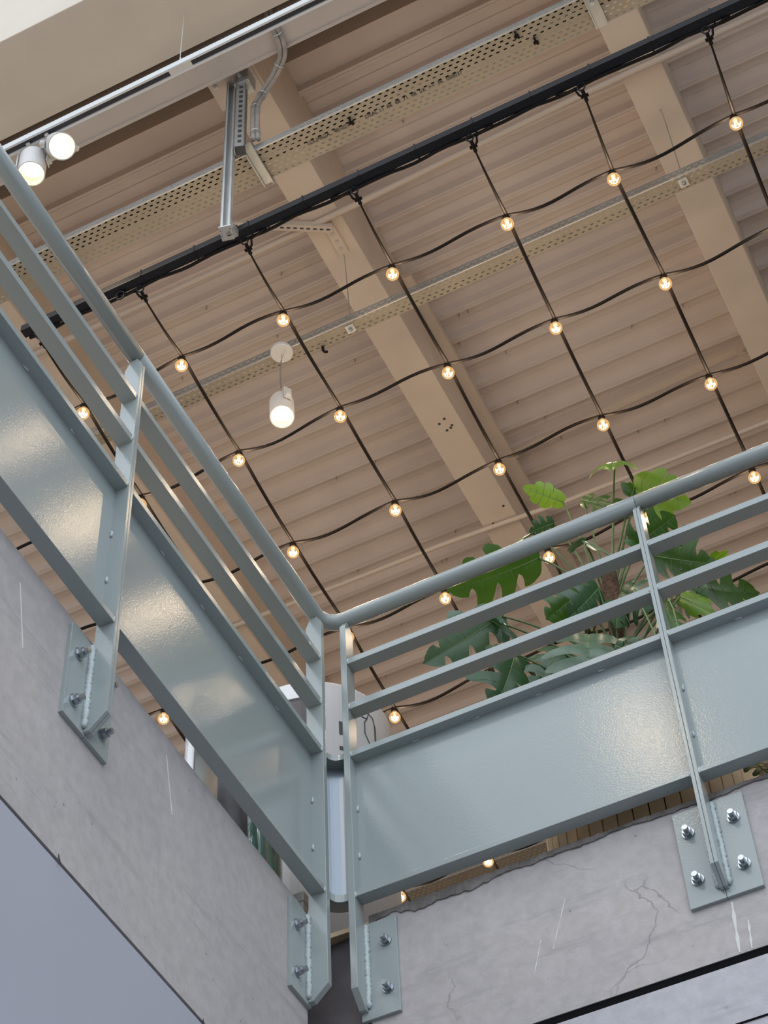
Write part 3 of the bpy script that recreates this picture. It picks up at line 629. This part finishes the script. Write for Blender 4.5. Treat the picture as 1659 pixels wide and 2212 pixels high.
# strings running away from the pole
CN = {-3: 'bulb string at the far left, seen only below the left railing', -2: 'second bulb string from the left, behind the left railing', -1: 'bulb string just left of the left post, passing behind the slats', 0: 'bulb string from the hook left of the long hanger, passing behind the railing corner',
      1: 'bulb string from the hook just right of the long hanger', 2: 'bulb string running along the middle beam', 3: 'bulb string between the beams, left of two, going down behind the plant', 4: 'bulb string between the beams, right of two, in front of the tie bar', 5: 'bulb string at the upper right, leaving the photo at the right edge'}
for i in range(-3, 6):
    js = sorted(j for (a, j) in node if a == i)
    t = thing('festoon_string', 'black ' + CN[i], 'cable', tuple(node[(i, js[0])]), 'bulb strings across the ceiling')
    hk = Vector((HX[i + 1], PYc + .045, PZ - .050)) if i >= -1 else node[(i, js[0])] + Vector((0, -.43, .03))
    ps = [hk]
    for j in js: ps.append(node[(i, j)])
    ps.append(ps[-1] + (ps[-1] - ps[-2]))
    out = []
    for a, b in zip(ps, ps[1:]):
        for q in range(6): out.append(a.lerp(b, q / 6) - Vector((0, 0, .010 * math.sin(PI * q / 6))))
    out.append(ps[-1]); n0 = 6 / (len(out) - 1)
    MB().tube(out, lambda u: .0064 if u > n0 else .0028 + .0036 * u / n0, 8).build('cable', 'rubber', t, smooth=True)
    if i >= -1:
        MB().tube([hk + Vector((0, -.016, .012)), hk + Vector((0, .020, -.002))], .0065, 8).build('end_grip', 'rubber', t)
        MB().obox(hk + Vector((.0, .002, .004)), (1, 0, 0), (0, 1, 0), (0, 0, 1), (.026, .010, .006)).build('wing_clamp', 'rubber', t)
        sgn = 1 if i % 2 else -1
        MB().tube([hk + Vector((0, .004, 0)), hk + Vector((sgn * .016, -.004, .012)), hk + Vector((sgn * .022, -.018, .026)), hk + Vector((sgn * .060, -.030, .022)), hk + Vector((sgn * .085, -.028, .032))], .0042, 8).build('tail_loop', 'rubber', t, smooth=True)
# cross cables joining the bulbs row by row
RN = ['', 'first', 'second', 'third', 'fourth', 'fifth', 'sixth', 'seventh']
for j in range(1, 8):
    iz = sorted(a for (a, b) in node if b == j)
    ps = [node[(i, j)] for i in iz]
    ps = [ps[0] * 2 - ps[1]] + ps + [ps[-1] * 2 - ps[-2]]
    out = []
    for k, (a, b) in enumerate(zip(ps, ps[1:])):
        for q in range(12):
            u = q / 12; p = a.lerp(b, u); p.z -= (-.004, .030, .020, .036, .012)[(k * 2 + j) % 5] * math.sin(PI * u) + .004 * math.sin(2 * PI * u); p.y += .006 * math.sin(2 * PI * u); out.append(p)
    out.append(ps[-1])
    tag(MB().tube(out, .0060, 8).build('festoon_cross_cable', 'rubber', smooth=True), 'black cross cable joining the %s row of bulbs counted from the black pole' % RN[j], 'cable', 'cross cables of the bulb grid')
# bulbs
r_ = .0225
gl = [(.0095, .030)] + [(.0095 + .003, .022)] + [(r_ * math.sin(a), r_ * math.cos(a)) for a in [.62 + (PI - .62) * k / 13 for k in range(13)]] + [(0, -r_)]
def base_bulb():
    me = {}
    t = thing('festoon_bulb', '', 'bulb', (0, 0, 0), 'glowing bulbs of the hanging grid')
    g_ = MB().lathe(gl, n=24).build('bulb_glass', 'bulb', t, smooth=True)
    s_ = MB().lathe([(0, .054), (.010, .054), (.0125, .050), (.0125, .030), (.010, .024), (.0085, .022), (0, .022)], n=16).build('socket', 'rubber', t)
    mb = MB()
    for k in range(4):
        a = 2 * PI * k / 4 + .4; mb.tube([(.0030 * math.cos(a), .0035 * math.sin(a), .012), (.0080 * math.cos(a + .5), .0080 * math.sin(a + .5), -.010)], .0013, 6)
    f_ = mb.build('filament', 'filament', t)
    return t, (g_, s_, f_)
proto, kids = base_bulb()
HIDE = {(-2, 2), (-2, 3), (-1, 3), (-1, 4), (2, 5), (-3, 3), (-3, 4), (-3, 5), (-1, 5), (-2, 6), (1, 6), (2, 6), (3, 6), (2, 7), (5, 3), (5, 4), (4, 5)}
CB = {-3: 'far left string', -2: 'string second from the left', -1: 'string just left of the left post', 0: 'string left of the long hanger', 1: 'string right of the long hanger', 2: 'string along the middle beam', 3: 'left string between the two beams', 4: 'right string between the two beams', 5: 'string at the upper right'}
RB = ['', 'nearest the black pole', 'second from the black pole', 'third from the black pole', 'fourth from the black pole', 'fifth from the black pole', 'sixth from the black pole', 'seventh from the black pole']
blight = bpy.data.lights.new('bulb_glow', 'POINT'); blight.energy = BULB_W; blight.color = (1.0, .83, .66); blight.shadow_soft_size = .022; blight.specular_factor = .12
first = True
for (i, j), p in sorted(BULBS.items(), key=lambda kv: (kv[0][1], kv[0][0])):
    if (i, j) in HIDE: continue
    if first: t = proto; first = False
    else:
        t = proto.copy(); COL.objects.link(t)
        for k in kids: c = k.copy(); COL.objects.link(c); c.parent = t
    t.location = p
    t['label'] = 'bulb on the %s, %s' % (CB[i], RB[j])
    if (i, j) in ((-1, 7), (0, 7)): t['label'] = 'glowing bulb in the gap under the right panel, %s of two' % ('left' if i < 0 else 'right')
    t.rotation_euler = (0, 0, (i * 1.7 + j * 2.3) % 6.28)
    lo = bpy.data.objects.new('bulb_glow', blight); COL.objects.link(lo); lo.parent = t; lo.location = (0, 0, -.0)

# ================================================================== planter and monstera
PC = Vector((.715, .430, ZS + .006)); PR = .285
pt = thing('round_planter', 'round planter clad in pale upright wooden battens behind the right railing panel', 'planter', tuple(PC))
MB().lathe([(0, .0), (PR - .022, .0), (PR - .022, .42), (PR - .05, .42), (PR - .05, .36), (0, .36)], PC, n=40).build('inner_pot', 'ink', pt)
nb = 44; bw = 2 * PI * PR / nb
mb = MB(); mb.hexa([(PR - .022, -bw * .46, .004), (PR, -bw * .46, .004), (PR, bw * .46, .004), (PR - .022, bw * .46, .004), (PR - .022, -bw * .46, .43), (PR, -bw * .46, .43), (PR, bw * .46, .43), (PR - .022, bw * .46, .43)])
bat = mb.build('batten', 'wood', pt, bevel=.002); bat.matrix_parent_inverse = Matrix.Identity(4)
for k in range(nb):
    o = bat if k == 0 else bat.copy()
    if k: COL.objects.link(o)
    o.parent = pt; o.rotation_euler = (0, 0, 2 * PI * k / nb)
MB().lathe([(0, .350), (PR - .055, .350), (PR - .055, .372), (PR * .4, .380), (0, .384)], PC, n=32).build('soil', 'coir', pt)
ml = thing('monstera_plant', 'large green monstera plant with split leaves growing above the right railing', 'plant', (PC.x, PC.y, .36))
cp = MB(); rnd = random.Random(4)
cp.tube([(PC.x + .004 * math.sin(k), PC.y + .01 - .012, .34 + k * .06) for k in range(17)], lambda t: .027 + .004 * math.sin(t * 90), 14); cp.build('coir_pole', 'coir', ml, smooth=True)
#LEAVES#
LV = [
    ((0.811, 0.42, 1.773), (0.841, 0.26, 1.633), 0.125, 'new', 'u'),
    ((0.845, 0.48, 1.704), (0.968, 0.44, 1.504), 0.125, 'new', 'c'),
    ((0.613, 0.46, 1.746), (0.502, 0.4, 1.822), 0.075, 'new', 'c'),
    ((0.671, 0.48, 1.743), (0.819, 0.4, 1.517), 0.075, 'mid', 'c'),
    ((0.84, 0.5, 1.682), (0.8, 0.46, 1.727), 0.04, 'mid', 'c'),
    ((0.518, 0.4, 1.576), (0.415, 0.3, 1.468), 0.05, 'pale', 'u'),
    ((0.571, 0.46, 1.662), (0.504, 0.42, 1.611), 0.07, 'dark', 'c'),
    ((0.527, 0.38, 1.428), (0.285, 0.3, 1.303), 0.15, 'mid', 'c'),
    ((0.417, 0.3, 1.139), (0.214, 0.22, 0.98), 0.14, 'pale', 'c'),
    ((0.387, 0.28, 1.118), (0.503, 0.32, 0.992), 0.08, 'dark', 'u'),
    ((0.45, 0.27, 0.932), (0.437, 0.2, 0.707), 0.19, 'dark', 'c'),
    ((0.671, 0.27, 0.893), (0.678, 0.2, 0.672), 0.2, 'pale', 'c'),
    ((0.704, 0.34, 1.146), (0.648, 0.28, 1.006), 0.14, 'dark', 'c'),
    ((0.544, 0.4, 1.144), (0.604, 0.46, 1.334), 0.09, 'mid', 'c'),
    ((0.679, 0.38, 1.425), (0.782, 0.32, 1.252), 0.06, 'pale', 'u'),
    ((0.679, 0.38, 1.425), (0.622, 0.33, 1.381), 0.045, 'pale', 'u'),
    ((0.81, 0.46, 1.409), (0.95, 0.4, 1.394), 0.15, 'mid', 'c'),
    ((0.859, 0.46, 1.337), (1.014, 0.4, 1.138), 0.15, 'mid', 'c'),
    ((0.947, 0.5, 1.185), (1.109, 0.42, 0.964), 0.15, 'mid', 'c'),
    ((0.865, 0.4, 1.061), (0.915, 0.34, 0.843), 0.08, 'mid', 'c'),
    ((0.917, 0.42, 1.077), (0.995, 0.38, 0.938), 0.06, 'new', 'c'),
    ((1.0, 0.5, 1.252), (1.064, 0.46, 1.22), 0.04, 'new', 'c'),
    ((0.742, 0.36, 1.087), (0.758, 0.31, 0.949), 0.09, 'dark', 'c'),
    ((0.738, 0.28, 0.823), (0.827, 0.25, 0.701), 0.08, 'dark', 'c'),
    ((0.858, 0.48, 1.470), (0.811, 0.44, 1.345), 0.10, 'mid', 'c'),
    ((1.025, 0.2, 0.182), (1.089, 0.16, 0.073), 0.07, 'mid', 'c'),
    ((0.640, 0.36, 1.180), (0.560, 0.30, 1.060), 0.13, 'mid', 'c'),
    ((0.760, 0.38, 1.140), (0.830, 0.34, 1.010), 0.12, 'dark', 'c'),
    ((0.800, 0.32, 0.860), (0.880, 0.27, 0.720), 0.13, 'dark', 'c'),
    ((0.560, 0.34, 0.960), (0.500, 0.28, 0.800), 0.12, 'dark', 'c'),
    ((0.900, 0.48, 1.220), (0.960, 0.42, 1.070), 0.13, 'mid', 'c'),
]
def leaf(i, B, T, wd, ty, nh, lobes=4, curl=.22):
    rnd = random.Random(i * 13 + 5)
    B, T = Vector(B), Vector(T); Ln = (T - B).length; e1 = (T - B) / Ln
    hint = (-FW if nh == 'c' else Vector((0, 0, 1))) + Vector((rnd.uniform(-.3, .3), rnd.uniform(-.3, .3), rnd.uniform(-.3, .3)))
    e3 = (hint - e1 * hint.dot(e1)).normalized(); e2 = e3.cross(e1); hw = wd * (.66 if wd >= .12 else .56)
    small = wd < .07
    def env(u):   # half width along the midrib, heart shaped base and drawn-out tip
        return hw * (max(0, math.sin(PI * min(1, (u * .93 + .10))) ** .75)) * (1.0 if u < .5 else 1 - .35 * (u - .5))
    curl = rnd.uniform(.18, .50); bend = rnd.uniform(.10, .34) * Ln; side = rnd.uniform(-.5, .5)
    def P(u, v, sgn):
        vv = v / max(hw, 1e-4)
        x = u * Ln - .16 * Ln * max(0, .3 - u) / .3 * abs(vv) + .12 * v * (u - .1)
        z = -bend * u * u - curl * hw * vv * vv + .10 * hw * vv * (1 - vv) * 2 + side * .08 * hw * vv * sgn
        q = B + e1 * x + e2 * (v * sgn) + e3 * z
        return q
    mb = MB(); nl = 3 if small else lobes; nc = 9; nr = 4
    for sgn in (1, -1):
        u = -.02; cuts = [-.02]
        for k in range(nl): u += (1.0 - .0) / nl * rnd.uniform(.85, 1.15); cuts.append(u)
        s_ = 1.0 / cuts[-1]; cuts = [max(-.02, c * s_) for c in cuts]
        split0 = rnd.uniform(.20, .38) if not small else .9
        for k in range(nl):
            u0, u1 = cuts[k], cuts[k + 1]; grid = []
            ph = rnd.uniform(-.05, .05) * hw
            for c in range(nc + 1):
                t = c / nc; row = []
                g = 0 if t < split0 else ((t - split0) / (1 - split0))
                um = (u0 + u1) / 2 + .10 * t * t * (.6 if k < nl - 1 else 0)
                half = (u1 - u0) / 2 * (1 - .46 * g ** .45 if not (ty == 'new') else 1 - .12 * g)
                if t > .84: half *= max(.22, math.sqrt(max(0, 1 - ((t - .84) / .166) ** 2))) if split0 < .9 else 1
                for r in range(nr + 1):
                    uu = min(1, um - half + 2 * half * r / nr)
                    if k == 0 and r == 0: uu = min(uu, um - half)
                    v = env(max(0, min(.995, (u0 + u1) / 2 + (uu - um) * .6 if t > .3 else uu))) * t
                    q = P(uu, v, sgn) + e3 * ph * t * t
                    row.append(mb.v(q))
                grid.append(row)
            for c in range(nc):
                for r in range(nr): mb.f([grid[c][r], grid[c + 1][r], grid[c + 1][r + 1], grid[c][r + 1]])
    bmesh.ops.remove_doubles(mb.bm, verts=list(mb.bm.verts), dist=1e-4)
    lf = mb.build('leaf', M['leaf_' + ty], ml, smooth=True)
    mb = MB().tube([P(u, 0, 1) + e3 * .0006 for u in [k / 10 for k in range(11)]], lambda t: .0017 * (1 - .8 * t), 6)
    if not small:
        for k in range(1, 6):
            for sgn in (1, -1):
                u = k / 6.2; mb.tube([P(u + .10 * t * t, env(u) * t, sgn) + e3 * .0006 for t in (0, .3, .6, .9)], lambda t: .0007 * (1 - .7 * t), 4)
    mb.build('leaf_veins', 'vein', lf, smooth=True)
    # petiole to the pole
    zb = min(max(.40, B.z - .30), 1.15); A = Vector((PC.x + rnd.uniform(-.02, .02), PC.y - .01, zb)) if i != 25 else Vector((PC.x + .2, PC.y - .1, .37))
    mid = A.lerp(B, .55) + Vector((0, 0, .06 if i != 25 else .12)); pts = []
    for k in range(13):
        t = k / 12; pts.append(A.lerp(mid, t).lerp(mid.lerp(B, t), t))
    MB().tube(pts, lambda t: .0046 - .0020 * t, 7).build('stem', 'stem', ml, smooth=True)
for i, a in enumerate(LV): leaf(i, *a)
# aerial roots
for k, (x, y) in enumerate(((.86, .36), (.80, .33), (.66, .36))):
    MB().tube([(x, y + .04, 1.25 - k * .1), (x + .02, y, 1.1 - k * .1), (x + .045, y - .02, .95 - k * .1), (x + .05, y - .02, .6)], .0025, 6).build('aerial_root', 'vein', ml, smooth=True)

# ================================================================== things standing behind the corner and the left panel
DC = (-.265, .42); DR = .235
dr = thing('drum_cabinet', 'pale grey round drum-shaped cabinet standing behind the corner posts', 'cabinet', (DC[0], DC[1], ZS + .006))
MB().lathe([(0, ZS + .006), (DR, ZS + .006), (DR, 1.068), (DR - .004, 1.076), (DR - .03, 1.076), (0, 1.076)], (*DC, 0), n=72).build('body', 'appl', dr)
def onDrum(a, z, o=0): return (DC[0] + (DR + o) * math.cos(math.radians(a)), DC[1] + (DR + o) * math.sin(math.radians(a)), z)
def patch(mb, a0, a1, z0, z1, o0, o1, n=8):
    for k in range(n):
        p, q = a0 + (a1 - a0) * k / n, a0 + (a1 - a0) * (k + 1) / n
        mb.hexa([onDrum(p, z0, o0), onDrum(q, z0, o0), onDrum(q, z0, o1), onDrum(p, z0, o1), onDrum(p, z1, o0), onDrum(q, z1, o0), onDrum(q, z1, o1), onDrum(p, z1, o1)])
    return mb
patch(MB(), -112, -66, 1.002, 1.066, -.002, .006).build('front_panel', 'appl_white', dr)
patch(MB(), -112, -66, .86, 1.000, -.002, .002).build('opening_shade', 'trackdark', dr)  # dark patch on the curved face paints the shade of a recess
patch(MB(), -45, -41.5, .862, .915, -.001, .0012, 2).build('slot', 'ink', dr); patch(MB(), -45, -41.5, .80, .815, -.001, .0012, 2).build('slot', 'ink', dr)
patch(MB(), -33, -16, .78, 1.005, -.001, .004).build('side_panel', 'appl', dr)
mb = MB()
for pth in ([(-31.5, .985), (-27, .962), (-22.6, .965), (-21, .990), (-17, .982), (-14.7, .945), (-14.7, .89), (-17, .86)], [(-22.6, .965), (-25, .945), (-25, .90), (-22, .875), (-18.5, .85)]):
    mb.tube([onDrum(x, z, .0042) for x, z in pth], .0022, 6)
mb.build('panel_outline', 'ink', dr, stuff=True)
# objects seen through the gap under the left panel
def wavy(c, rx, ry, h, seed, nm, m, parent=None, fold=.06):
    mb = MB(); rnd = random.Random(seed); rings = []
    for j in range(9):
        z = c[2] + h * j / 8; f = math.sin(PI * (.12 + .78 * j / 8)) ** .5
        rings.append([mb.v((c[0] + rx * f * math.cos(a) * (1 + fold * math.sin(7 * a + j * .6 + seed)), c[1] + ry * f * math.sin(a) * (1 + fold * math.sin(9 * a + j + seed)), z)) for a in [2 * PI * k / 48 for k in range(48)]])
    for A, B in zip(rings, rings[1:]):
        for k in range(48): mb.f([A[k], A[(k + 1) % 48], B[(k + 1) % 48], B[k]])
    mb.f(rings[0][::-1]); mb.f(rings[-1]); return mb.build(nm, m, parent, smooth=True)
z0 = ZS + .006
tw = thing('wrapped_cushion', 'teal cushion wrapped in clear plastic behind the gap under the left panel', 'cushion', (-.225, .020, z0))
wavy((-.225, .020, z0), .050, .070, .50, 2, 'cushion', 'teal', tw); wavy((-.225, .020, z0), .056, .076, .52, 5, 'plastic_wrap', 'film', tw, .09)
gb = thing('grey_bag', 'dark grey cloth bag behind the gap under the left panel', 'bag', (-.25, -.14, z0))
wavy((-.25, -.14, z0), .07, .062, .50, 8, 'bag', 'clothgrey', gb)
wb = thing('wrapped_board', 'white board in clear film standing behind the gap under the left panel', 'board', (-.22, -.29, z0))
MB().box((-.230, -.345, z0), (-.212, -.235, .55)).build('board', 'appl_white', wb, bevel=.003); MB().box((-.236, -.352, z0), (-.206, -.228, .56)).build('plastic_wrap', 'film', wb, bevel=.006)
bx = thing('white_box', 'small white box behind the left railing foot near the corner', 'box', (-.19, .14, z0))
MB().box((-.225, .105, z0), (-.142, .175, .175)).build('box', 'appl', bx, bevel=.003); MB().box((-.227, .103, .150), (-.140, .177, .182)).build('lid', 'appl', bx, bevel=.003)
